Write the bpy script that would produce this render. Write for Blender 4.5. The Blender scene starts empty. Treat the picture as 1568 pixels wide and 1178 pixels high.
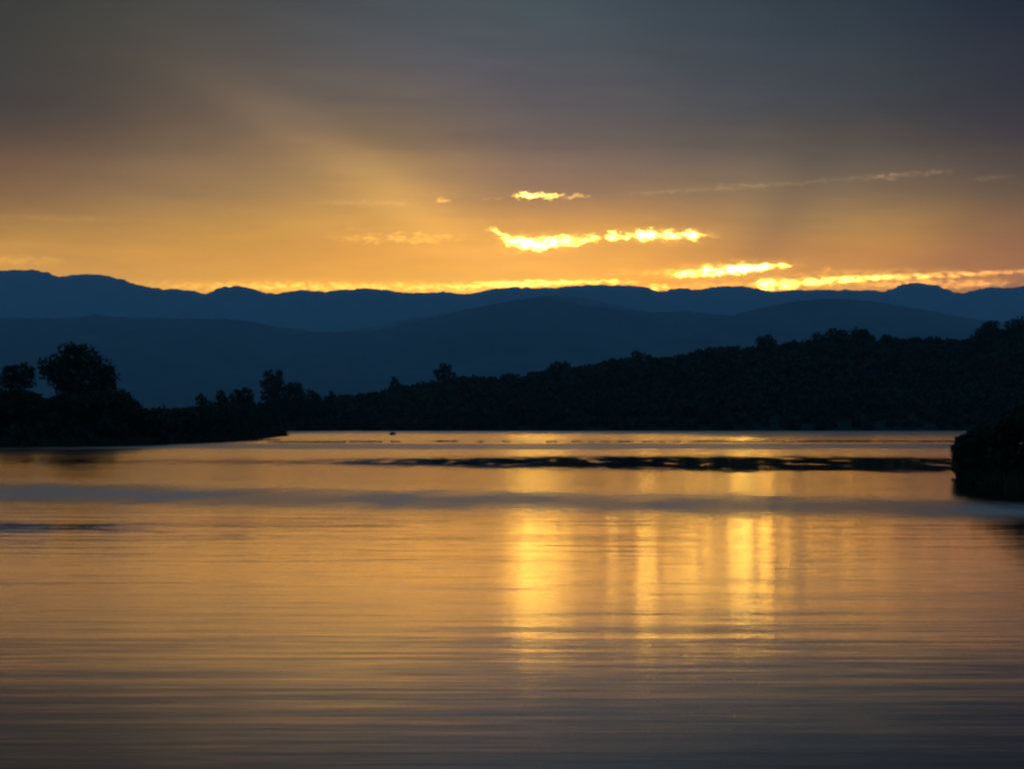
import bpy, math, random
import numpy as np
from mathutils import Vector, Euler

# ------------------------------------------------------------------ basics
C = bpy.context.scene.collection
F = 2926.0            # focal length of the photograph in its own pixels
HX, HY = 784.0, 648.0 # principal column and the row of the horizon
CAMZ = 2.5            # eye height over the lake, metres
QK = F * CAMZ         # row offset below horizon * distance, for points on the water
rng = np.random.default_rng(11)
random.seed(11)

MS = 1.6              # how far off the mountains stand
SIGMA = 8.0e-5 / MS   # haze density
BOX_FAR, BOX_TOP = 14900.0 * MS, 1160.0 * MS
LINF = np.array([0.0145, 0.056, 0.120])   # what the haze settles at, used to set the sky behind it

def at(px, py, Y):
    return Vector(((px - HX) / F * Y, Y, CAMZ + (HY - py) / F * Y))

def s2l(c):
    out = []
    for v in c:
        v /= 255.0
        out.append(v / 12.92 if v <= 0.04045 else ((v + 0.055) / 1.055) ** 2.4)
    return np.array(out)

def interp(px, prof):
    return np.interp(px, [p[0] for p in prof], [p[1] for p in prof])

def mesh_obj(name, verts, faces, mat, parent=None, smooth=False):
    me = bpy.data.meshes.new(name)
    verts = np.asarray(verts, dtype=np.float32)
    faces = np.asarray(faces, dtype=np.int32)
    k = faces.shape[1]
    me.vertices.add(len(verts)); me.vertices.foreach_set('co', verts.ravel())
    me.loops.add(faces.size); me.loops.foreach_set('vertex_index', faces.ravel())
    me.polygons.add(len(faces))
    me.polygons.foreach_set('loop_start', np.arange(0, faces.size, k, dtype=np.int32))
    me.polygons.foreach_set('loop_total', np.full(len(faces), k, dtype=np.int32))
    if smooth:
        me.polygons.foreach_set('use_smooth', np.ones(len(faces), dtype=bool))
    me.update(calc_edges=True); me.validate()
    me.materials.append(mat)
    o = bpy.data.objects.new(name, me); C.objects.link(o)
    if parent is not None: o.parent = parent
    return o

def tag(o, label=None, cat=None, group=None, kind=None):
    if label: o['label'] = label
    if cat: o['category'] = cat
    if group: o['group'] = group
    if kind: o['kind'] = kind
    return o

def thing(name, loc, label, cat, group=None):
    o = bpy.data.objects.new(name, None); C.objects.link(o)
    o.location = loc; o.empty_display_size = 1.0
    return tag(o, label, cat, group)

def grid_faces(nx, ny):
    i, j = np.meshgrid(np.arange(nx - 1), np.arange(ny - 1), indexing='ij')
    a = (i * ny + j).ravel()
    return np.stack([a, a + ny, a + ny + 1, a + 1], 1)

def vnoise(x, seed):
    """smooth 1-D noise in -1..1 at unit spacing"""
    r = np.random.default_rng(seed).uniform(-1, 1, 20011)
    i = np.floor(x).astype(int); t = x - i; t = t * t * (3 - 2 * t)
    return r[i % 20011] * (1 - t) + r[(i + 1) % 20011] * t

def vnoise2(x, y, seed):
    r = np.random.default_rng(seed).uniform(-1, 1, (257, 257))
    i = np.floor(x).astype(int); j = np.floor(y).astype(int)
    t = x - i; u = y - j; t = t * t * (3 - 2 * t); u = u * u * (3 - 2 * u)
    g = lambda a, b: r[a % 257, b % 257]
    return (g(i, j) * (1 - t) + g(i + 1, j) * t) * (1 - u) + (g(i, j + 1) * (1 - t) + g(i + 1, j + 1) * t) * u

# ------------------------------------------------------------------ node helpers
class NT:
    def __init__(self, tree): self.t = tree; self.n = tree.nodes; self.l = tree.links
    def put(self, sock, v):
        if isinstance(v, bpy.types.NodeSocket): self.l.new(v, sock)
        else: sock.default_value = v
    def m(self, op, a, b=None, c=None, clamp=False):
        n = self.n.new('ShaderNodeMath'); n.operation = op; n.use_clamp = clamp
        for k, v in enumerate((a, b, c)):
            if v is not None: self.put(n.inputs[k], v)
        return n.outputs[0]
    def mr(self, v, a, b, c=0.0, d=1.0, mode='LINEAR'):
        n = self.n.new('ShaderNodeMapRange'); n.interpolation_type = mode; n.clamp = True
        for k, w in zip(('Value', 'From Min', 'From Max', 'To Min', 'To Max'), (v, a, b, c, d)):
            self.put(n.inputs[k], w)
        return n.outputs[0]
    def mix(self, f, a, b, mode='MIX'):
        n = self.n.new('ShaderNodeMix'); n.data_type = 'RGBA'; n.blend_type = mode; n.clamp_result = False
        self.put(n.inputs[0], f); self.put(n.inputs[6], a); self.put(n.inputs[7], b)
        return n.outputs[2]
    def xyz(self, x, y, z):
        n = self.n.new('ShaderNodeCombineXYZ')
        for k, v in enumerate((x, y, z)): self.put(n.inputs[k], v)
        return n.outputs[0]
    def noise(self, vec, scale=1.0, detail=2.0, rough=0.5):
        n = self.n.new('ShaderNodeTexNoise')
        self.put(n.inputs['Vector'], vec); n.inputs['Scale'].default_value = scale
        n.inputs['Detail'].default_value = detail; n.inputs['Roughness'].default_value = rough
        return n.outputs[0], n.outputs[1]
    def ramp(self, fac, stops, mode='LINEAR'):
        n = self.n.new('ShaderNodeValToRGB'); r = n.color_ramp; r.interpolation = mode
        self.put(n.inputs[0], fac)
        while len(r.elements) < len(stops): r.elements.new(0.5)
        for e, (p, c) in zip(r.elements, stops):
            e.position = p; e.color = (*[float(x) for x in c], 1.0) if hasattr(c, '__len__') else (c, c, c, 1.0)
        return n.outputs[0]

def surface_mat(name, c1, c2, scale, rough=0.9):
    m = bpy.data.materials.new(name); m.use_nodes = True
    nt = NT(m.node_tree); b = m.node_tree.nodes['Principled BSDF']
    geo = nt.n.new('ShaderNodeNewGeometry')
    f, _ = nt.noise(geo.outputs['Position'], scale, 4.0, 0.6)
    f = nt.mr(f, 0.35, 0.65)
    nt.put(b.inputs['Base Color'], nt.mix(f, (*c1, 1), (*c2, 1)))
    b.inputs['Roughness'].default_value = rough
    b.inputs['Specular IOR Level'].default_value = 0.15
    return m

M_LEAF = surface_mat('foliage', (0.016, 0.027, 0.010), (0.032, 0.046, 0.018), 0.35)
M_WOOD = surface_mat('bark', (0.035, 0.028, 0.02), (0.07, 0.055, 0.04), 1.5)
M_BANK = surface_mat('bank_soil', (0.035, 0.038, 0.02), (0.06, 0.055, 0.035), 0.5)
M_HILL = surface_mat('hill_cover', (0.012, 0.019, 0.008), (0.022, 0.030, 0.013), 0.05)
M_MTN = surface_mat('mountain_forest', (0.03, 0.045, 0.03), (0.055, 0.07, 0.045), 0.004)
M_ROCK = surface_mat('rock', (0.05, 0.05, 0.045), (0.12, 0.11, 0.10), 3.0, 0.7)
M_WEED = surface_mat('weed', (0.03, 0.04, 0.015), (0.06, 0.06, 0.03), 2.0)

# ------------------------------------------------------------------ sky (world)
def path_T(el_deg):
    s = math.sin(math.radians(max(el_deg, 0.3)))
    return math.exp(-SIGMA * min(BOX_FAR / math.cos(math.radians(el_deg)), (BOX_TOP - CAMZ) / s))

def behind_haze(rgb, el):
    T = path_T(el)
    return np.maximum((rgb * (0.90 if el > 8 else 1.0) - LINF * (1 - T)) / T, 0.0)

AZ0 = 22.0
def azd(px): return math.degrees(math.atan((px - HX) / F))
def eld(py): return math.degrees(math.atan((HY - py) / F))

XS = [0, 200, 400, 600, 784, 1000, 1180, 1350, 1568]
SKY = {   # row of the photo: colours along it, sRGB
 -80: [(46,50,52),(54,60,64),(58,66,72),(60,72,80),(58,72,82),(50,64,76),(42,56,68),(34,48,60),(26,38,48)],
   0: [(58,61,60),(70,72,70),(76,78,80),(76,84,90),(72,86,93),(60,76,86),(50,66,77),(40,56,69),(26,41,50)],
 100: [(66,66,64),(82,77,71),(94,88,84),(95,93,96),(88,90,98),(76,82,90),(65,74,84),(56,66,76),(44,52,58)],
 200: [(80,72,64),(100,86,75),(124,104,87),(130,110,90),(114,101,96),(99,93,92),(86,84,84),(76,75,76),(60,60,60)],
 300: [(132,101,74),(146,115,82),(166,130,85),(190,146,89),(168,129,92),(151,119,90),(136,113,87),(126,104,82),(100,84,69)],
 350: [(166,125,75),(180,136,78),(198,148,81),(220,162,86),(226,164,86),(206,150,84),(168,129,86),(174,131,80),(138,102,68)],
 400: [(205,150,77),(206,150,76),(216,156,77),(234,166,82),(248,178,90),(240,169,84),(198,140,82),(192,134,78),(156,108,72)],
 440: [(204,150,84),(218,160,80),(240,174,82),(250,182,84),(252,184,88),(246,170,80),(226,158,84),(200,142,84),(150,106,80)],
}

w = bpy.data.worlds.new('World'); bpy.context.scene.world = w; w.use_nodes = True
nt = NT(w.node_tree); bg = w.node_tree.nodes['Background']
tc = nt.n.new('ShaderNodeTexCoord'); D = tc.outputs['Generated']
sp = nt.n.new('ShaderNodeSeparateXYZ'); nt.l.new(D, sp.inputs[0])
dx, dy, dz = sp.outputs
az = nt.m('MULTIPLY', nt.m('ARCTAN2', dx, dy), 180 / math.pi)
el = nt.m('MULTIPLY', nt.m('ARCSINE', dz), 180 / math.pi)
# broad soft unevenness of the cloud sheet
nv = nt.xyz(nt.m('MULTIPLY', az, 0.10), nt.m('MULTIPLY', el, 0.55), 0.0)
nf, nc = nt.noise(nv, 1.0, 4.0, 0.55)
elw = nt.m('ADD', el, nt.m('MULTIPLY', nt.m('SUBTRACT', nf, 0.5), 0.6))
fac = nt.mr(az, -AZ0, AZ0)
rows = sorted(SKY.items(), key=lambda kv: -kv[0])       # low to high elevation
ROWPY = [r[0] for r in rows]
def row_at(py):
    lin = np.array([[s2l(c) for c in r[1]] for r in rows])         # rows, columns, rgb
    xs = np.array(ROWPY, float)[::-1]; L = lin[::-1]
    i = int(np.clip(np.searchsorted(xs, py) - 1, 0, len(xs) - 2))
    h = xs[i + 1] - xs[i]; t = (py - xs[i]) / h
    sl = lambda k: (L[min(k + 1, len(xs) - 1)] - L[max(k - 1, 0)]) / (xs[min(k + 1, len(xs) - 1)] - xs[max(k - 1, 0)])
    a, b2, ma, mb = L[i], L[i + 1], sl(i) * h, sl(i + 1) * h
    return np.maximum(a * (2*t**3 - 3*t**2 + 1) + ma * (t**3 - 2*t**2 + t) + b2 * (3*t**2 - 2*t**3) + mb * (t**3 - t**2), 0.004)
col = None; prev = None
for py in (440, 420, 400, 375, 350, 325, 300, 275, 250, 225, 200, 165, 130, 95, 60, 25, -20, -80):
    cols = row_at(py)
    e = eld(py)
    stops = [((azd(x) + AZ0) / (2 * AZ0), behind_haze(c, e)) for x, c in zip(XS, cols)]
    mx = max(max(s[1]) for s in stops)
    r = nt.ramp(fac, [(p, c / mx) for p, c in stops], 'CARDINAL')
    k = nt.n.new('ShaderNodeVectorMath'); k.operation = 'SCALE'
    nt.l.new(r, k.inputs[0]); k.inputs['Scale'].default_value = float(mx); r = k.outputs[0]
    if col is None: col = r
    else: col = nt.mix(nt.mr(elw, prev, e), col, r)
    prev = e
# above the frame: slate, then the clear blue of the upper dusk sky
ZEN = (0.042, 0.150, 0.350, 1)
SLATE = (0.034, 0.062, 0.092, 1)
col = nt.mix(nt.mr(el, 14.5, 24.0, mode='SMOOTHSTEP'), col, SLATE)
col = nt.mix(nt.mr(el, 24.0, 55.0, mode='SMOOTHSTEP'), col, ZEN)
back = nt.mix(nt.mr(el, 0.0, 45.0), (0.035, 0.085, 0.19, 1), ZEN)
col = nt.mix(nt.mr(nt.m('ABSOLUTE', az), 24.0, 75.0, mode='SMOOTHSTEP'), col, back)

# faint streaks in the cloud sheet
f2, _ = nt.noise(nt.xyz(nt.m('MULTIPLY_ADD', el, 0.25, nt.m('MULTIPLY', az, 0.28)), nt.m('MULTIPLY', el, 1.7), 4.0), 1.0, 5.0, 0.6)
sv = nt.n.new('ShaderNodeVectorMath'); sv.operation = 'SCALE'
nt.l.new(col, sv.inputs[0]); nt.put(sv.inputs['Scale'], nt.mr(f2, 0.3, 0.7, 0.92, 1.08)); col = sv.outputs[0]
# bright rifts and lit cloud edges: (x, y, half length, half height, rise per px, strength, colour, raggedness)
YW, YL, OR = (1.0, 0.58, 0.085), (1.0, 0.50, 0.06), (1.0, 0.38, 0.06)
WARM = (1.0, 0.66, 0.30)
RIFTS = [
 (808, 299, 16, 4.8, 0.00, 6.0, YW, 0.9), (840, 299, 22, 4.2, 0.00, 3.6, YW, 0.9), (886, 300, 20, 3.0, 0.0, 0.7, YW, 0.9),
 (676, 306, 11, 4.5, 0.0, 0.45, YL, 0.6), (754, 304, 14, 3.6, 0.0, 0.16, YL, 0.6),
 (560, 311, 80, 4.0, 0.0, 0.09, WARM, 1.0),
 (1130, 288, 250, 3.6, 0.055, 0.07, WARM, 1.0), (1358, 276, 30, 6.0, 0.0, 0.13, WARM, 0.9),
 (1425, 272, 38, 5.0, 0.03, 0.07, WARM, 0.9), (1110, 287, 12, 5.0, 0.0, 0.10, WARM, 0.8), (1030, 291, 10, 4.0, 0.0, 0.07, WARM, 0.8), (1520, 282, 40, 3.5, 0.05, 0.05, WARM, 0.9),
 (772, 361, 18, 5.5, -0.50, 4.5, YW, 0.8), (804, 373, 26, 8.5, -0.15, 19.5, YW, 0.8), (846, 370, 32, 7.5, 0.12, 13.5, YW, 0.8), (902, 366, 15, 5.5, 0.0, 6.0, YW, 0.9),
 (938, 361, 9, 8.0, 0.0, 10.5, YW, 0.8), (960, 362, 12, 4.0, 0.0, 3.8, YW, 0.9), (990, 360, 14, 7.5, 0.0, 19.5, YW, 0.8), (1026, 361, 14, 6.0, 0.0, 9.0, YW, 0.9), (1060, 361, 12, 6.5, 0.0, 13.5, YW, 0.9), (1085, 361, 12, 2.6, 0.0, 0.8, YL, 0.9),
 (880, 374, 14, 3.5, 0.1, 6.0, YW, 0.9), (1110, 408, 60, 3.0, 0.06, 0.8, YL, 0.9), (1196, 409, 14, 3.0, 0.08, 5.2, YW, 0.7), (930, 432, 60, 3.5, 0.0, 1.3, YL, 0.9), (1010, 441, 20, 5.0, 0.0, 1.6, YL, 0.8),
 (610, 365, 100, 6.8, 0.01, 0.36, YL, 1.6), (545, 350, 30, 3.1, 0.0, 0.10, YL, 1.0),
 (1052, 420, 20, 5.5, 0.05, 6.0, YW, 0.42), (1092, 417, 18, 6.0, 0.06, 18.0, YW, 0.42), (1132, 414, 22, 6.4, 0.07, 30.0, YW, 0.42), (1168, 411, 20, 5.0, 0.08, 16.5, YW, 0.42),
 (1030, 418, 30, 5.0, 0.0, 0.5, YL, 0.9), (975, 418, 50, 5.0, 0.0, 0.20, YL, 1.2),
 (1400, 428, 170, 4.2, 0.030, 1.6, OR, 0.42), (1172, 438, 14, 8.0, 0.02, 13.5, YL, 0.42), (1204, 437, 16, 7.5, 0.02, 9.0, YL, 0.42), (1246, 434, 26, 6.5, 0.03, 4.8, YL, 0.42), (1296, 431, 30, 5.0, 0.03, 6.8, YL, 0.42), (1345, 429, 24, 4.0, 0.03, 3.3, YL, 0.42),
 (800, 434, 100, 5.4, 0.03, 3.3, YL, 0.42), (560, 440, 330, 7.0, 0.0, 0.7, YL, 0.9), (1264, 414, 9, 5.0, 0.0, 0.26, OR, 0.42),
 (1060, 440, 90, 6.0, 0.0, 0.5, OR, 0.6), (1450, 440, 110, 7.0, 0.0, 0.9, OR, 0.5), (1300, 420, 120, 5.0, 0.03, 0.16, OR, 0.42),
 (35, 406, 70, 7.2, 0.0, 0.16, YL, 0.8), (90, 341, 130, 5.0, 0.0, 0.04, WARM, 1.0), (770, 337, 70, 4.0, 0.0, 0.08, OR, 1.2),
 (830, 371, 85, 18.0, 0.03, 0.28, YL, 0.5), (1010, 361, 85, 14.0, 0.0, 0.24, YL, 0.5), (1115, 414, 110, 14.0, 0.06, 0.40, YL, 0.4), (1300, 433, 250, 13.0, 0.03, 0.34, YL, 0.4),
]
dpp = math.degrees(1.0 / F)
wv = nt.xyz(nt.m('MULTIPLY', az, 3.6), nt.m('MULTIPLY', el, 7.0), 3.7)
w1, wc = nt.noise(wv, 1.0, 5.0, 0.60)
ws = nt.n.new('ShaderNodeSeparateColor'); nt.l.new(wc, ws.inputs[0])
wa = nt.m('MULTIPLY', nt.m('SUBTRACT', ws.outputs[0], 0.5), 1.0)
we = nt.m('MULTIPLY', nt.m('SUBTRACT', ws.outputs[1], 0.5), 0.46)
azc = nt.m('ADD', az, wa)
shred = nt.mr(ws.outputs[2], 0.36, 0.62, 0.08, 1.3)
acc = {}
for (px, py, A, B, k, s, c, rag) in RIFTS:
    a0, e0 = azd(px), eld(py)
    ew = nt.m('MULTIPLY_ADD', we, rag, el)
    ua = nt.m('SUBTRACT', azc, a0)
    du = nt.m('DIVIDE', ua, A * dpp)
    dv = nt.m('DIVIDE', nt.m('SUBTRACT', nt.m('SUBTRACT', ew, e0), nt.m('MULTIPLY', ua, k)), B * dpp)
    r2 = nt.m('MULTIPLY_ADD', du, du, nt.m('MULTIPLY', dv, dv))
    g = nt.m('POWER', 2.718, nt.m('MULTIPLY', nt.m('POWER', r2, 1.5), -1.6))
    acc[c] = nt.m('MULTIPLY_ADD', g, s / path_T(e0), acc.get(c, 0.0))
for c, f in acc.items():
    sc = nt.n.new('ShaderNodeVectorMath'); sc.operation = 'SCALE'
    sc.inputs[0].default_value = c; nt.l.new(nt.m('MULTIPLY', f, shred), sc.inputs['Scale'])
    col = nt.mix(1.0, col, sc.outputs[0], 'ADD')
# shafts between the clouds: (x1,y1) -> (x2,y2), width, gain
for (x1, y1, x2, y2, wd, gain) in [(650, 315, 255, 85, 38, 0.30), (1150, 400, 1300, 190, 40, -0.15), (1440, 450, 1540, 280, 45, -0.08)]:
    a1, e1, a2, e2 = azd(x1), eld(y1), azd(x2), eld(y2)
    L = math.hypot(a2 - a1, e2 - e1); ux, uy = (a2 - a1) / L, (e2 - e1) / L
    pa = nt.m('SUBTRACT', az, a1); pe = nt.m('SUBTRACT', el, e1)
    along = nt.m('ADD', nt.m('MULTIPLY', pa, ux), nt.m('MULTIPLY', pe, uy))
    across = nt.m('DIVIDE', nt.m('ADD', nt.m('MULTIPLY', pa, -uy), nt.m('MULTIPLY', pe, ux)), wd * dpp)
    g = nt.m('POWER', 2.718, nt.m('MULTIPLY', nt.m('MULTIPLY', across, across), -1.0))
    g = nt.m('MULTIPLY', g, nt.mr(along, -0.3 * L, 0.15 * L, mode='SMOOTHSTEP'))
    g = nt.m('MULTIPLY', g, nt.mr(along, 0.6 * L, 1.15 * L, 1.0, 0.0, mode='SMOOTHSTEP'))
    sc = nt.n.new('ShaderNodeVectorMath'); sc.operation = 'SCALE'
    nt.l.new(col, sc.inputs[0]); nt.put(sc.inputs['Scale'], nt.m('MULTIPLY_ADD', g, gain, 1.0))
    col = sc.outputs[0]
SUN_EL, SUN_AZ = 1.2, azd(960)
skyt = nt.n.new('ShaderNodeTexSky'); skyt.sky_type = 'NISHITA'; skyt.sun_disc = False
skyt.sun_elevation = math.radians(SUN_EL); skyt.sun_rotation = math.radians(SUN_AZ)
ss = nt.n.new('ShaderNodeVectorMath'); ss.operation = 'SCALE'
nt.l.new(skyt.outputs[0], ss.inputs[0]); ss.inputs['Scale'].default_value = 0.0015   # thin clear-sky light under the cloud sheet
col = nt.mix(1.0, col, ss.outputs[0], 'ADD')
nt.put(bg.inputs['Color'], col); bg.inputs['Strength'].default_value = 1.0
w.cycles.sampling_method = 'MANUAL'; w.cycles.sample_map_resolution = 2048

sun = bpy.data.lights.new('sun', 'SUN'); sun.energy = 0.5; sun.angle = math.radians(0.5); sun.color = (1.0, 0.72, 0.42)
so = bpy.data.objects.new('sun', sun); C.objects.link(so)
so.rotation_euler = Euler((math.radians(-(90 - SUN_EL)), 0, -math.radians(SUN_AZ)))

# ------------------------------------------------------------------ mountains
FAR = [(-1400,470),(-900,440),(-500,432),(-250,424),(-100,420),(0,414),(50,413),(75,418),(90,424),(110,421),(150,420),(180,426),(215,438),(250,443),(268,442),(290,445),(315,450),
 (330,443),(345,439),(365,438),(385,442),(405,449),(425,450),(445,446),(460,444),(500,447),(520,444),(560,442),(590,444),(620,449),(650,449),(680,446),
 (710,451),(730,448),(760,442),(790,440),(820,441),(850,441),(870,438),(900,436),(940,437),(970,438),(990,440),(1005,446),(1020,446),(1030,442),(1045,441),
 (1060,444),(1080,443),(1100,439),(1140,438),(1160,442),(1180,447),(1210,444),(1250,444),(1290,444),(1340,444),(1355,447),(1375,438),(1395,434),(1415,434),
 (1440,440),(1460,447),(1475,450),(1500,442),(1520,440),(1545,441),(1568,438),(1650,442),(1800,430),(2000,440),(2400,445),(3000,470)]
MID = [(-1400,530),(-800,520),(0,520),(440,520),(520,507),(570,500),(600,493),(640,485),(680,479),(730,470),(770,463),(810,456),(850,452),(900,456),(960,470),(1040,488),(1150,500),(1400,520),(3000,530)]
NEAR = [(-1400,480),(-900,470),(-400,482),(-100,486),(0,487),(60,487),(120,486),(145,480),(165,484),(210,487),(280,487),(350,488),(390,493),(430,501),(480,507),(520,509),(570,507),(620,497),
 (660,487),(700,477),(750,467),(790,460),(830,455),(860,459),(900,468),(950,475),(1000,479),(1050,476),(1090,481),(1120,482),(1160,472),(1210,462),(1260,457),
 (1310,458),(1350,463),(1390,470),(1430,478),(1470,485),(1510,491),(1568,497),(1700,505),(1900,490),(2400,480),(3000,490)]
def range_mesh(name, prof, dist, front, behind, amp, step, x0=-1300, x1=2900):
    pxs = np.arange(x0, x1, step)
    py = interp(pxs, prof)
    ker = np.ones(3) / 3; py = np.convolve(np.pad(py, 1, mode='edge'), ker, 'valid')
    py = py - amp * (0.6 * vnoise(pxs / 9.0, 3) + 0.5 * vnoise(pxs / 3.5, 4) + 0.35 * np.abs(vnoise(pxs / 1.7, 5)))
    ridge = CAMZ + (HY - py) / F * dist
    t = np.concatenate([np.linspace(-1, 0, 34), np.linspace(0, 1, 8)[1:]])
    V = np.zeros((len(pxs), len(t), 3))
    for j, tt in enumerate(t):
        y = dist + (tt * front if tt < 0 else tt * behind)
        V[:, j, 0] = (pxs - HX) / F * dist * (1 + 0.35 * min(tt, 0) * front / dist)
        V[:, j, 1] = y
        fall = 1 - abs(tt) ** 1.15
        spur = vnoise2(V[:, j, 0] / (dist * 0.028), np.full(len(pxs), y / (dist * 0.05)), 8)
        fine = vnoise2(V[:, j, 0] / (dist * 0.006), np.full(len(pxs), y / (dist * 0.012)), 9)
        V[:, j, 2] = ridge * np.clip(fall + (0.16 * spur + 0.04 * fine) * fall * min(1.0, abs(tt) * 4), 0, 1.0 - 0.25 * abs(tt)) - 2.5 * abs(tt)
    o = mesh_obj(name, V.reshape(-1, 3), grid_faces(len(pxs), len(t))[:, ::-1], M_MTN, smooth=True)
    return tag(o, kind='structure')
range_mesh('far_mountains', FAR, 14000 * MS, 3200 * MS, 700 * MS, 1.5, 1.5)
range_mesh('middle_mountains', MID, 8600 * MS, 1500 * MS, 700 * MS, 0.8, 3.0)
range_mesh('near_mountains', NEAR, 6200 * MS, 2200 * MS, 900 * MS, 0.9, 2.0)

# ------------------------------------------------------------------ ground sheet, hill and banks
def quad_sheet(name, x0, x1, y0, y1, z, mat):
    return tag(mesh_obj(name, [(x0, y0, z), (x1, y0, z), (x1, y1, z), (x0, y1, z)], [(0, 1, 2, 3)], mat), kind='structure')
quad_sheet('ground', -12900, 12900, -900, 14850 * MS, -2.5, M_BANK)

SKYL = [(-900,628),(0,630),(300,626),(400,620),(460,612),(490,611),(520,607),(560,603),(600,597),(640,587),(668,586),(700,577),(740,577),(760,578),(790,573),(830,569),(850,562),
 (870,561),(885,562),(920,554),(960,548),(1000,546),(1040,545),(1060,537),(1090,532),(1140,532),(1190,526),(1240,523),(1255,516),(1275,511),(1320,511),(1340,514),(1380,516),
 (1420,518),(1490,517),(1505,508),(1568,500),(1650,490),(1900,470),(2600,480)]
SHORE = 606.0; CREST = 770.0; TREEH = 5.0
def hill_z(px, y):
    """terrain height on the far side; px is the column a ray from the camera takes"""
    crest = CAMZ + (HY - interp(px, SKYL)) / F * CREST - TREEH
    crest = np.maximum(crest, 0.8)
    t = np.clip((y - SHORE) / (CREST - SHORE), 0, 1)
    t = t ** 0.85
    z = -0.5 + (crest + 0.5) * t
    b = np.clip((y - CREST) / 500.0, 0, 1)
    return z * (1 - b * b * 0.9)
pxs = np.arange(-900, 2500, 8.0)
ys = np.concatenate([np.linspace(596, 640, 14), np.linspace(650, 800, 16), np.linspace(830, 1300, 9)])
V = np.zeros((len(pxs), len(ys), 3))
for j, y in enumerate(ys):
    yy = y + (3.0 * vnoise(pxs / 60.0, 21) if y < 700 else 0)
    V[:, j, 0] = (pxs - HX) / F * y
    V[:, j, 1] = yy
    V[:, j, 2] = np.where(y < SHORE, -0.5 - (SHORE - y) * 0.05, hill_z(pxs, y)) + (0.15 * vnoise2(pxs / 12, np.full(len(pxs), y / 4.0), 33) if y < 640 else 0.5 * vnoise2(pxs / 20, np.full(len(pxs), y / 9.0), 33))
    if y == ys[-1]: V[:, j, 2] = -2.6
tag(mesh_obj('wooded_hill', V.reshape(-1, 3), grid_faces(len(pxs), len(ys))[:, ::-1], M_HILL, smooth=True), kind='structure')

def bank_mesh(name, front, depth, height, step):
    """front: (px, row of the waterline); depth(px) metres of land behind it"""
    pxs = np.arange(front[0][0], front[-1][0] + 0.1, step)
    q = interp(pxs, front) - HY
    d0 = QK / q
    ts = np.linspace(0, 1, 14)
    V = np.zeros((len(pxs), len(ts), 3))
    for j, t in enumerate(ts):
        y = d0 + depth(pxs) * t + (0.6 * vnoise(pxs / 9.0, 44) if t < 0.05 else 0)
        V[:, j, 0] = (pxs - HX) / F * y
        V[:, j, 1] = y
        V[:, j, 2] = -0.35 + height * np.minimum(1, t * 5) * (1 if t < 0.9 else 0) + 0.12 * vnoise2(pxs / 7.0, np.full(len(pxs), t * 9), 45) * (t > 0)
    return tag(mesh_obj(name, V.reshape(-1, 3), grid_faces(len(pxs), len(ts))[:, ::-1], M_BANK, smooth=True), kind='structure')
LFRONT = [(-700,690),(-200,686),(0,684.5),(100,683.5),(230,681.5),(300,677),(360,672.5),(432,667.5)]
def ldepth(px): return np.interp(px, [-700, 230, 330, 432], [150, 120, 70, 6])
bank_mesh('grassy_bank', LFRONT, ldepth, 1.0, 6.0)
RFRONT = [(1466,733),(1475,737),(1500,743),(1568,751),(1700,768),(2100,800)]
def rdepth(px): return np.interp(px, [1466, 1500, 1600, 2100], [6, 22, 45, 60])
bank_mesh('lake_bank', RFRONT, rdepth, 0.9, 3.0)

# ------------------------------------------------------------------ foliage
def leaf_quads(lobes, n_per, size, lo=0.35):
    """lobes: (x,y,z,rx,ry,rz). Small bent leaf sprays through each lobe's outer volume."""
    Vs = []
    for (x, y, z, rx, ry, rz), n in zip(lobes, n_per):
        d = rng.normal(size=(n, 3)); d /= np.linalg.norm(d, axis=1)[:, None]
        r = lo + (1.06 - lo) * rng.random(n) ** 0.55
        bump = 1 + 0.16 * np.sin(d[:, 0] * 5.3 + x) * np.sin(d[:, 2] * 6.1 + z) + 0.10 * np.sin(d[:, 1] * 9.0 + y)
        p = d * (r * bump)[:, None] * np.array([rx, ry, rz]) + np.array([x, y, z])
        a = rng.normal(size=(n, 3)); a /= np.linalg.norm(a, axis=1)[:, None]
        b = np.cross(a, rng.normal(size=(n, 3))); b /= np.linalg.norm(b, axis=1)[:, None]
        s = size * rng.uniform(0.6, 1.4, n)[:, None]
        a = a * s; b = b * s * 0.6
        Vs.append(np.stack([p - a, p - b * 0.9, p + a, p + b], 1).reshape(-1, 3))
    V = np.concatenate(Vs)
    return V, np.arange(len(V), dtype=np.int32).reshape(-1, 4)

def tube(path, radii, sides=7):
    V, Fc = [], []
    path = [Vector(p) for p in path]
    for i, (p, r) in enumerate(zip(path, radii)):
        t = (path[min(i + 1, len(path) - 1)] - path[max(i - 1, 0)]).normalized()
        u = t.cross(Vector((0.31, 0.95, 0.1))).normalized(); v = t.cross(u)
        for k in range(sides):
            a = 2 * math.pi * k / sides
            V.append(p + (u * math.cos(a) + v * math.sin(a)) * r)
    for i in range(len(path) - 1):
        for k in range(sides):
            a = i * sides + k; b = i * sides + (k + 1) % sides
            Fc.append((a, b, b + sides, a + sides))
    return V, Fc

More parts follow.
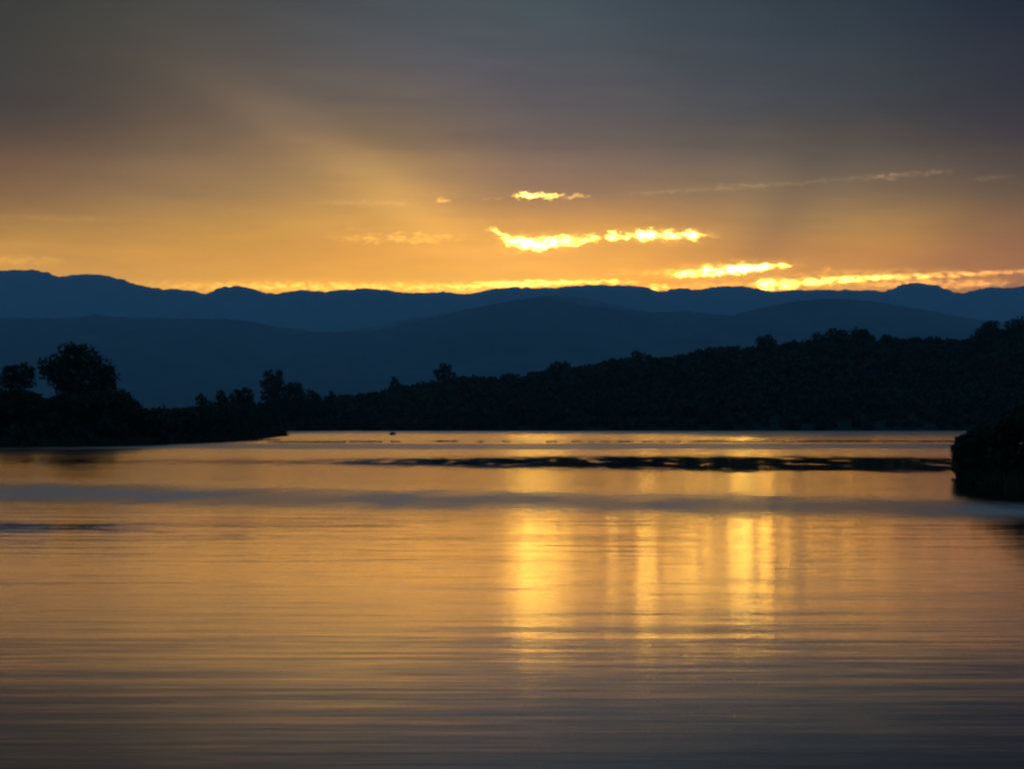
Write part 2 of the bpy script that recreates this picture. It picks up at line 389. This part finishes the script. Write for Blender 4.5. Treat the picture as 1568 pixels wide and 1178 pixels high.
def tree(name, lobes_px, base_px, Y, label, group=None, leaf=0.32, dens=9.0, trunk_r=0.25, base_z=None, cat='tree', depth=1.0, trunk_x=None):
    """lobes_px: crown lobes as (column, row, half width, half height) at distance Y"""
    base = at(base_px[0], base_px[1], Y)
    if base_z is not None: base.z = base_z
    t = thing(name, base, label, cat, group)
    k = Y / F
    lobes = []
    for (cx, cy, rx, ry) in lobes_px:
        p = at(cx, cy, Y) - base
        rr = min(rx, ry) * k
        lobes.append((p.x, random.uniform(-0.5, 0.5) * rx * k * depth, p.z, rx * k, 0.9 * rx * k * depth, ry * k))
    n_per = [max(40, int(dens * l[3] * l[5] / (leaf * leaf))) for l in lobes]
    V, Fc = leaf_quads(lobes, n_per, leaf)
    mesh_obj('crown', V, Fc, M_LEAF, t)
    TV, TF = [], []
    def add(path, radii):
        v, f = tube(path, radii); o = len(TV)
        TV.extend(v); TF.extend([tuple(i + o for i in q) for q in f])
    top = max(l[2] + 0.3 * l[5] for l in lobes)
    cxm = sum(l[0] * l[3] for l in lobes) / sum(l[3] for l in lobes)
    lowest = min(l[2] - l[5] for l in lobes)
    fork = max(lowest * 0.75, 0.25 * top)
    pth = [(0, 0, -0.6), (0.02 * top, 0, 0.0), (0.1 * cxm, 0.02 * top, fork * 0.5), (0.3 * cxm, 0, fork), (0.7 * cxm, 0.03, 0.5 * (fork + top)), (cxm, 0, top)]
    add(pth, [trunk_r * 1.5, trunk_r * 1.25, trunk_r, trunk_r * 0.85, trunk_r * 0.5, trunk_r * 0.12])
    for l in lobes:
        add([(0.3 * cxm, 0, fork * random.uniform(0.85, 1.0)), (0.3 * cxm + 0.45 * (l[0] - 0.3 * cxm), 0.4 * l[1], fork + 0.35 * (l[2] - fork)), (l[0], l[1], l[2])],
            [trunk_r * 0.5, trunk_r * 0.32, trunk_r * 0.1])
    mesh_obj('trunk', [tuple(v) for v in TV], TF, M_WOOD, t)
    return t

def shrub(name, lobes_px, base_px, Y, label, group=None, leaf=0.16, dens=8.0, base_z=0.3):
    return tree(name, lobes_px, base_px, Y, label, group, leaf, dens, 0.05, base_z, 'shrub')

# --- left bank trees
tree('spreading_tree', [(105,545,19,19),(124,548,24,20),(138,560,26,21),(84,560,24,16),(104,572,32,22),(152,578,24,22),(128,585,30,20),(165,592,15,22),(74,570,16,12),(100,590,14,10),(160,608,20,16),(130,608,24,14),(116,534,14,8),(92,580,20,16),(118,600,34,16),(166,576,14,18)],
     (128, 668), 232, 'broad spreading tree with a rounded crown, the biggest on the left bank', leaf=0.24, dens=8, trunk_r=0.32, base_z=0.5)
tree('small_tree', [(14,572,14,14),(32,570,16,14),(24,586,20,14),(42,584,12,14),(8,584,10,12),(46,570,8,8)],
     (26, 668), 226, 'small round-headed tree at the left frame edge, beside the broad spreading tree', leaf=0.22, dens=8.5, trunk_r=0.18, base_z=0.5)
shrub('rounded_shrub', [(186,612,18,16),(196,622,18,16),(172,618,20,18),(204,634,16,14),(180,636,26,20)], (186, 668), 226,
      'rounded shrub sloping down right beside the broad spreading tree', leaf=0.2)
shrub('low_shrub', [(246,632,12,10),(240,642,18,14),(254,642,14,12),(246,655,24,14)], (246, 668), 246,
      'low domed shrub alone under the gap between the left bank trees', leaf=0.2)
tree('bank_tree', [(308,614,9,10),(316,622,10,12),(306,634,12,14),(318,644,12,14)], (311, 668), 330,
     'leftmost tree of the clump behind the left bank, with two knobs on top', leaf=0.3, trunk_r=0.15, base_z=0.5, group='trees clumped behind the left bank')
tree('bank_tree', [(338,608,8,10),(336,622,11,14),(344,618,8,12),(340,642,14,16)], (339, 668), 345,
     'narrow upright tree second in the clump behind the left bank', leaf=0.3, trunk_r=0.15, base_z=0.5, group='trees clumped behind the left bank')
tree('bank_tree', [(362,608,10,11),(376,604,13,10),(370,622,19,16),(382,618,8,14),(372,644,20,18)], (371, 668), 350,
     'wide bushy tree with a flat top in the clump behind the left bank', leaf=0.32, trunk_r=0.2, base_z=0.5, group='trees clumped behind the left bank')
tree('tall_tree', [(413,574,9,8),(426,572,6,7),(416,590,14,12),(426,586,8,14),(404,588,6,7),(414,612,17,18),(424,600,12,16),(430,626,20,22),(396,634,14,16),(424,632,16,20),(408,640,14,18)], (416, 660), 620,
     'tallest narrow tree with a ragged top, left of the long wooded hill', leaf=0.5, trunk_r=0.3, base_z=0.6)
tree('shore_tree', [(440,596,8,9),(452,592,10,8),(448,612,17,18),(458,606,9,16),(466,626,14,18),(446,640,16,18)], (448, 660), 625,
     'broad shouldered tree just right of the tallest narrow tree', leaf=0.5, trunk_r=0.25, base_z=0.6)
tree('shore_tree', [(474,602,6,6),(482,607,6,8),(478,618,12,14),(492,628,12,14),(478,640,12,16)], (478, 660), 628,
     'small round-topped tree standing right of the broad shouldered tree', leaf=0.45, trunk_r=0.18, base_z=0.6)
tree('slim_tree', [(507,604,4,6),(506,616,5,10),(506,634,7,14)], (506, 660), 630,
     'slim little tree standing low at the left end of the wooded hill', leaf=0.4, trunk_r=0.12, base_z=0.6)
# --- trees that break the skyline of the hill
def skytree(name, lobes, px, Y, label, **kw):
    z = float(hill_z(np.array([px]), Y)[0])
    return tree(name, lobes, (px, 600), Y, label, group='trees breaking the hill skyline', leaf=0.55, trunk_r=0.25, base_z=z, **kw)
skytree('hill_tree', [(604,582,5,5),(607,592,6,10),(600,594,5,8)], 604, 745, 'small pointed tree on the low left slope of the wooded hill')
skytree('hill_tree', [(679,563,6,7),(686,565,6,8),(674,574,9,9),(684,578,9,11),(668,570,4,4),(695,574,4,4)], 680, 750, 'forked upright tree on the hill slope, above the left part of the bright water')
skytree('hill_tree', [(852,560,9,6),(864,560,9,7),(858,566,16,8)], 858, 760, 'low domed tree on the hill skyline near the middle of the photo')
skytree('hill_tree', [(974,542,7,5),(982,544,8,5),(977,550,10,6)], 977, 765, 'small flat tree bump on the skyline right of the middle')
skytree('hill_tree', [(1166,522,9,7),(1176,519,9,6),(1184,526,7,7),(1172,532,14,9)], 1172, 765, 'rounded tree standing alone above the skyline, left of the dome group')
skytree('hill_tree', [(1254,518,11,8),(1248,526,9,9),(1262,527,12,10)], 1255, 765, 'lower left tree of the three merged domes on the right skyline')
skytree('hill_tree', [(1276,511,12,7),(1288,511,10,7),(1282,522,17,11)], 1282, 768, 'middle tree of the three merged domes on the right skyline')
skytree('hill_tree', [(1314,509,12,7),(1322,511,10,8),(1317,521,17,11)], 1317, 768, 'right tree of the three merged domes on the right skyline')
skytree('hill_tree', [(1512,502,12,9),(1522,497,10,7),(1516,513,18,12),(1502,510,8,8)], 1515, 760, 'dark peaked tree on the skyline close to the right frame edge')
skytree('hill_tree', [(1552,497,14,8),(1570,494,16,9),(1560,510,24,13)], 1560, 765, 'big tree cut by the right frame edge, highest on the hill')

# --- the wood on the hill: one mass
lobes, npl = [], []
px = -700.0
spots = [(px0 + rng.uniform(-14, 14), y0 + rng.uniform(-2.6, 2.6)) for y0 in np.arange(611, 790, 5.2) for px0 in np.arange(-450, 2100, 27)]
for px, y in spots:
    tall = float((HY - interp(px, SKYL)) / F * CREST)
    h = min(TREEH * 1.15, 0.75 * tall + 1.0) * rng.uniform(0.6, 1.1)
    if y < 622: h *= 0.6
    z = float(hill_z(np.array([px]), y)[0])
    lim = CAMZ + (HY - float(interp(px, SKYL))) / F * y          # keep the crowns under the skyline
    h = max(1.5, min(h, lim - z + rng.uniform(-0.8, 1.0)))
    x = (px - HX) / F * y
    r = h * rng.uniform(0.45, 0.75)
    for q in range(3):
        lobes.append((x + rng.uniform(-0.5, 0.5) * r, y + rng.uniform(-0.5, 0.5) * r, z + h * (0.32, 0.58, 0.78)[q], r * (1.0, 0.95, 0.68)[q], r, h * (0.34, 0.3, 0.24)[q]))
        npl.append(50)
V, Fc = leaf_quads(lobes, npl, 0.80)
tag(mesh_obj('woodland', V, Fc, M_LEAF), 'dark dense woodland covering the long hill across the lake', 'woodland', kind='stuff')

# --- undergrowth on the left bank and the thicket at the right
LTOP = [(-500,598),(-100,600),(0,594),(50,601),(62,610),(80,610),(95,602),(185,602),(200,609),(222,629),(245,627),(262,629),(300,622),(330,616),(380,614),(398,630),(408,642),(430,661)]
def undergrowth(name, top, front, px0, px1, n, rpx, leaf, per, label, back=0.6, dmax=30.0):
    lobes, npl = [], []
    for _ in range(n):
        px = rng.uniform(px0, px1)
        base = float(interp(px, front)); tp = float(interp(px, top))
        d0 = QK / (base - HY)
        d = d0 + rng.uniform(0.02, back) * min(dmax, float(np.interp(px, [front[0][0], front[-1][0]], [dmax, 6])) + 4)
        k = d / F
        r = rpx * rng.uniform(0.7, 1.3)
        zt = CAMZ + (HY - tp) * k
        z = 0.3 + max(0.05, zt - r * k - 0.3) * rng.random() ** 1.3
        if rng.random() < 0.35: z = max(0.3, zt - r * k)
        lobes.append(((px - HX) * k, d, z, r * k, r * k, min(r * k * 0.9, max(zt - z, 0.25)))); npl.append(per)
    V, Fc = leaf_quads(lobes, npl, leaf)
    return tag(mesh_obj(name, V, Fc, M_LEAF), label, 'undergrowth', kind='stuff')
undergrowth('undergrowth', LTOP, LFRONT, -400, 428, 900, 13, 0.24, 170, 'dark tangled undergrowth along the left bank down to the water')
RTOP = [(1466,674),(1480,664),(1500,654),(1540,638),(1568,620),(1700,600),(2000,590)]
undergrowth('thicket', RTOP, RFRONT, 1472, 1900, 520, 17, 0.10, 260, 'black thicket on the near right bank at the frame edge', 0.8, 9.0)
shrub('overhanging_shrub', [(1486,680,12,10),(1478,690,15,22),(1484,712,16,20),(1502,678,20,18),(1498,725,22,14),(1505,700,20,24)], (1492, 738), 83,
      'dark shrub overhanging the water at the near right bank corner', leaf=0.07, dens=7, base_z=0.3)

# --- reeds along the waterline and weeds in the lake
def blades(spots, name, label, cat, h, w):
    Vs = []
    for (x, y, z, hh) in spots:
        a = rng.uniform(0, math.pi); l = rng.normal(0, 0.25, 2) * hh
        u = np.array([math.cos(a), math.sin(a), 0]) * w
        p = np.array([x, y, z]); q = p + np.array([l[0], l[1], hh])
        Vs += [p - u, p + u, q + u * 0.25, q - u * 0.25]
    V = np.array(Vs)
    return tag(mesh_obj(name, V, np.arange(len(V)).reshape(-1, 4), M_WEED), label, cat, kind='stuff')
sp_ = []
for _ in range(7000):
    px = rng.uniform(-300, 434); d = QK / (float(interp(px, LFRONT)) - HY) + rng.uniform(-0.8, 2.5)
    sp_.append(((px - HX) / F * d, d, -0.1, rng.uniform(0.5, 1.3)))
for _ in range(1800):
    px = rng.uniform(1464, 1800); d = QK / (float(interp(px, RFRONT)) - HY) + rng.uniform(-0.5, 1.2)
    sp_.append(((px - HX) / F * d, d, -0.1, rng.uniform(0.3, 0.9)))
blades(sp_, 'reeds', 'dark reeds fringing the waterline of both banks', 'reeds', 1, 0.04)
sp_ = []
patches = [(470,677.5,60),(400,674,28),(560,677,25),(606,677,8),(672,676.5,9),(690,676.5,11),(735,677,5),(775,677,6),(801,677.5,4),(845,677,9),(884,676.5,8),(905,677,5),(926,677,9),(957,677,12),
           (992,677,8),(1013,677,5),(1037,677,6),(1062,677,9),(1110,676.5,40),(1190,676.5,45),(1280,676.5,50),(1370,676.5,50),(1440,676.5,30)]
for (cx, cy, hw) in patches:
    for _ in range(int(16 * hw)):
        px = cx + hw * rng.uniform(-1, 1); py = cy + rng.normal(0, 0.6)
        d = QK / (py - HY)
        sp_.append(((px - HX) / F * d, d, -0.05, rng.uniform(0.04, 0.16)))
blades(sp_, 'water_weeds', 'thin broken line of weeds standing in the far water', 'weeds', 1, 0.10)

# --- the rock out in the water
def rock(px, py, wpx, hpx, label):
    d = QK / (py - HY); k = d / F
    base = at(px, py, d); base.z = 0
    t = bpy.data.objects
    n1, n2 = 18, 10
    V, Fc = [], []
    for i in range(n2):
        ph = math.pi * i / (n2 - 1)
        for j in range(n1):
            a = 2 * math.pi * j / n1
            r = 1 + 0.18 * math.sin(3 * a + 2 * ph) + 0.12 * math.sin(5 * a - 3 * ph) * math.sin(ph)
            zz = math.cos(ph) * hpx * k * (1.0 if math.cos(ph) > 0 else 0.4)
            V.append((math.cos(a) * math.sin(ph) ** 0.8 * wpx * k * r, math.sin(a) * math.sin(ph) ** 0.8 * wpx * k * r, zz + 0.05 * math.sin(7 * a)))
    for i in range(n2 - 1):
        for j in range(n1):
            a = i * n1 + j; b = i * n1 + (j + 1) % n1
            Fc.append((a, a + n1, b + n1, b))
    o = mesh_obj('rock', V, Fc, M_ROCK, smooth=True); o.location = base
    return tag(o, label, 'rock')
rock(601, 666.5, 4.6, 5.0, 'small dark rock sticking out of the far water by the wooded shore')

# ------------------------------------------------------------------ the lake
mw = bpy.data.materials.new('lake_water'); mw.use_nodes = True
nt = NT(mw.node_tree); b = mw.node_tree.nodes['Principled BSDF']
geo = nt.n.new('ShaderNodeNewGeometry')
sp = nt.n.new('ShaderNodeSeparateXYZ'); nt.l.new(geo.outputs['Position'], sp.inputs[0])
X, Y, _ = sp.outputs
# wind bands: long calm and ruffled strips lying across the lake
wn, _ = nt.noise(nt.xyz(nt.m('MULTIPLY', X, 0.035), nt.m('MULTIPLY', Y, 0.012), 0.0), 1.0, 3.0, 0.55)
wn2, _ = nt.noise(nt.xyz(nt.m('MULTIPLY', X, 0.30), nt.m('MULTIPLY', Y, 0.08), 5.0), 1.0, 3.0, 0.6)
invd = nt.m('DIVIDE', QK, nt.m('MAXIMUM', Y, 4.0))           # 7315 / distance
tilt = nt.m('MULTIPLY', nt.m('DIVIDE', X, nt.m('MAXIMUM', Y, 4.0)), -14.0)
band = nt.m('ADD', invd, nt.m('MULTIPLY', nt.m('SUBTRACT', wn, 0.5), nt.m('MULTIPLY', invd, 0.16)))
band0 = nt.m('ADD', band, nt.m('MULTIPLY', nt.m('SUBTRACT', wn2, 0.5), nt.m('MULTIPLY', invd, 0.05)))
band = nt.m('ADD', band, nt.m('MULTIPLY', nt.m('SUBTRACT', wn2, 0.5), nt.m('MULTIPLY', invd, 0.14)))
fac = nt.mr(band, 0.0, 400.0)
R = lambda q, v: (q / 400.0, v)
ang = nt.m('DIVIDE', X, nt.m('MAXIMUM', Y, 4.0))
rough = nt.ramp(fac, [R(8, .40), R(15, .40), R(18, .24), R(24, .22), R(27, .17), R(31, .26), R(33, .40), R(38, .40), R(41, .24), R(48, .21), R(72, .17), R(100, .16), R(130, .15), R(160, .12), R(220, .12), R(280, .145), R(340, .13), R(400, .10)], 'EASE')
def window(v, centre, half, soft):
    d = nt.m('ABSOLUTE', nt.m('SUBTRACT', v, centre))
    return nt.mr(d, nt.m('SUBTRACT', half, soft) if not isinstance(half, float) else half - soft, nt.m('ADD', half, soft) if not isinstance(half, float) else half + soft, 1.0, 0.0, 'SMOOTHSTEP')
# a long calm tongue, wider to the right, with a torn edge
calm = window(band, nt.mr(ang, -0.27, 0.27, 57.0, 64.0), nt.mr(ang, -0.10, 0.10, 4.0, 11.5), 6.0)
wn3, _ = nt.noise(nt.xyz(nt.m('MULTIPLY', X, 0.45), nt.m('MULTIPLY', Y, 0.10), 9.0), 1.0, 2.0, 0.6)
calm = nt.m('MULTIPLY', calm, nt.mr(wn3, 0.52, 0.66, 1.0, 0.30))
calm = nt.m('MULTIPLY', calm, nt.mr(ang, -0.16, 0.0, 0.42, 1.0, 'SMOOTHSTEP'))
# a ruffled strip that slants nearer to the right
ruff = window(band0, nt.m('MULTIPLY_ADD', ang, 52.0, 120.0), 13.0, 13.0)
# a small slick at the left
slick = nt.m('MULTIPLY', window(band, 160.0, 8.0, 8.0), nt.mr(ang, -0.25, -0.13, 0.7, 0.0, 'SMOOTHSTEP'))
def blend(f, a, v):
    n = nt.n.new('ShaderNodeMix'); n.data_type = 'FLOAT'
    nt.put(n.inputs[0], f); nt.put(n.inputs[2], a); nt.put(n.inputs[3], v)
    return n.outputs[0]
rough = blend(nt.m('MULTIPLY', ruff, nt.m('MULTIPLY', nt.mr(wn3, 0.35, 0.6, 1.0, 0.6), nt.mr(ang, -0.27, 0.1, 1.0, 0.75))), rough, 0.56)
rough = blend(slick, rough, 0.05)
rough = blend(calm, rough, 0.06)
nt.put(b.inputs['Roughness'], rough)
# ripples: slopes, mostly along the line of sight, drawn out sideways
def slope(sx, sy, z, detail=2.0):
    _, c = nt.noise(nt.xyz(nt.m('MULTIPLY', X, sx), nt.m('MULTIPLY', Y, sy), z), 1.0, detail, 0.55)
    s = nt.n.new('ShaderNodeSeparateColor'); nt.l.new(c, s.inputs[0])
    return nt.m('SUBTRACT', s.outputs[0], 0.5), nt.m('SUBTRACT', s.outputs[1], 0.5)
a1, b1 = slope(0.35, 8.0, 0.0); a2, b2 = slope(0.12, 2.6, 7.0); a3, b3 = slope(1.6, 20.0, 3.0)
sy = nt.m('ADD', nt.m('ADD', nt.m('MULTIPLY', b1, 0.085), nt.m('MULTIPLY', b2, 0.062)), nt.m('MULTIPLY', b3, 0.075))
sx = nt.m('ADD', nt.m('MULTIPLY', a1, 0.008), nt.m('MULTIPLY', a3, 0.006))
amp = nt.ramp(fac, [R(10, .6), R(72, .6), R(160, .8), R(230, .8), R(320, .7), R(400, .5)], 'EASE')
amp = nt.m('MULTIPLY', amp, nt.m('MULTIPLY_ADD', nt.m('MAXIMUM', calm, slick), -0.85, 1.0))
lean = nt.m('MULTIPLY', nt.m('MULTIPLY_ADD', nt.m('MAXIMUM', calm, slick), -1.0, 1.0), -0.007)   # wind waves lean to the near shore
nrm = nt.xyz(nt.m('MULTIPLY', sx, amp), nt.m('MULTIPLY_ADD', sy, amp, lean), 1.0)
nn = nt.n.new('ShaderNodeVectorMath'); nn.operation = 'NORMALIZE'; nt.l.new(nrm, nn.inputs[0])
nt.put(b.inputs['Normal'], nn.outputs[0])
b.inputs['IOR'].default_value = 1.333
b.inputs['Base Color'].default_value = (0.012, 0.016, 0.018, 1)
gl = nt.n.new('ShaderNodeBsdfAnisotropic') if hasattr(bpy.types, 'ShaderNodeBsdfAnisotropic') else nt.n.new('ShaderNodeBsdfGlossy')
gl.inputs['Color'].default_value = (1.0, 0.91, 0.78, 1)  # sunset warmth put into the tint of an extra mirror layer over the water
nt.put(gl.inputs['Roughness'], rough); nt.put(gl.inputs['Normal'], nn.outputs[0])
gl.distribution = 'BECKMANN'
fr = nt.n.new('ShaderNodeFresnel'); fr.inputs['IOR'].default_value = 1.333       # steep mirror-like gain at grazing angles
mx = nt.n.new('ShaderNodeMixShader'); nt.put(mx.inputs[0], nt.mr(fr.outputs[0], 0.32, 0.58, 0.05, 0.92))
nt.l.new(b.outputs[0], mx.inputs[1]); nt.l.new(gl.outputs[0], mx.inputs[2])
nt.l.new(mx.outputs[0], mw.node_tree.nodes['Material Output'].inputs['Surface'])
quad_sheet('lake', -2500, 2500, -800, 1150, 0.0, mw)

# ------------------------------------------------------------------ haze
mh = bpy.data.materials.new('haze'); mh.use_nodes = True
mh.node_tree.nodes.clear()
out = mh.node_tree.nodes.new('ShaderNodeOutputMaterial'); pv = mh.node_tree.nodes.new('ShaderNodeVolumePrincipled')
pv.inputs['Color'].default_value = (0.55, 0.92, 1.0, 1); pv.inputs['Density'].default_value = SIGMA
mh.node_tree.links.new(pv.outputs[0], out.inputs['Volume'])
x0, x1, y0, y1, z0, z1 = -13000, 13000, -1000, BOX_FAR, -4.0, BOX_TOP
V = [(x, y, z) for x in (x0, x1) for y in (y0, y1) for z in (z0, z1)]
hz = mesh_obj('haze', V, [(0, 1, 3, 2), (4, 6, 7, 5), (0, 4, 5, 1), (2, 3, 7, 6), (0, 2, 6, 4), (1, 5, 7, 3)], mh)
tag(hz, kind='stuff')
hz['label'] = 'thin blue evening haze over the lake and mountains'; hz['category'] = 'haze'

# ------------------------------------------------------------------ camera and render
cd = bpy.data.cameras.new('camera'); cam = bpy.data.objects.new('camera', cd); C.objects.link(cam)
cd.sensor_width = 36.0; cd.lens = 36.0 * F / 1568.0
cd.clip_start = 0.1; cd.clip_end = 60000
cam.location = (0, 0, CAMZ)
cam.rotation_euler = (math.radians(90) + math.atan((HY - 589.0) / F), 0, 0)
sc = bpy.context.scene; sc.camera = cam
sc.view_settings.view_transform = 'Standard'; sc.view_settings.look = 'None'
sc.view_settings.exposure = 0.0; sc.view_settings.gamma = 1.0
cy = sc.cycles
cy.use_denoising = True; cy.denoiser = 'OPENIMAGEDENOISE'
cy.max_bounces = 6; cy.volume_bounces = 0; cy.diffuse_bounces = 1; cy.glossy_bounces = 3
cy.sample_clamp_indirect = 6.0
cy.pixel_filter_type = 'BLACKMAN_HARRIS'; cy.filter_width = 2.4
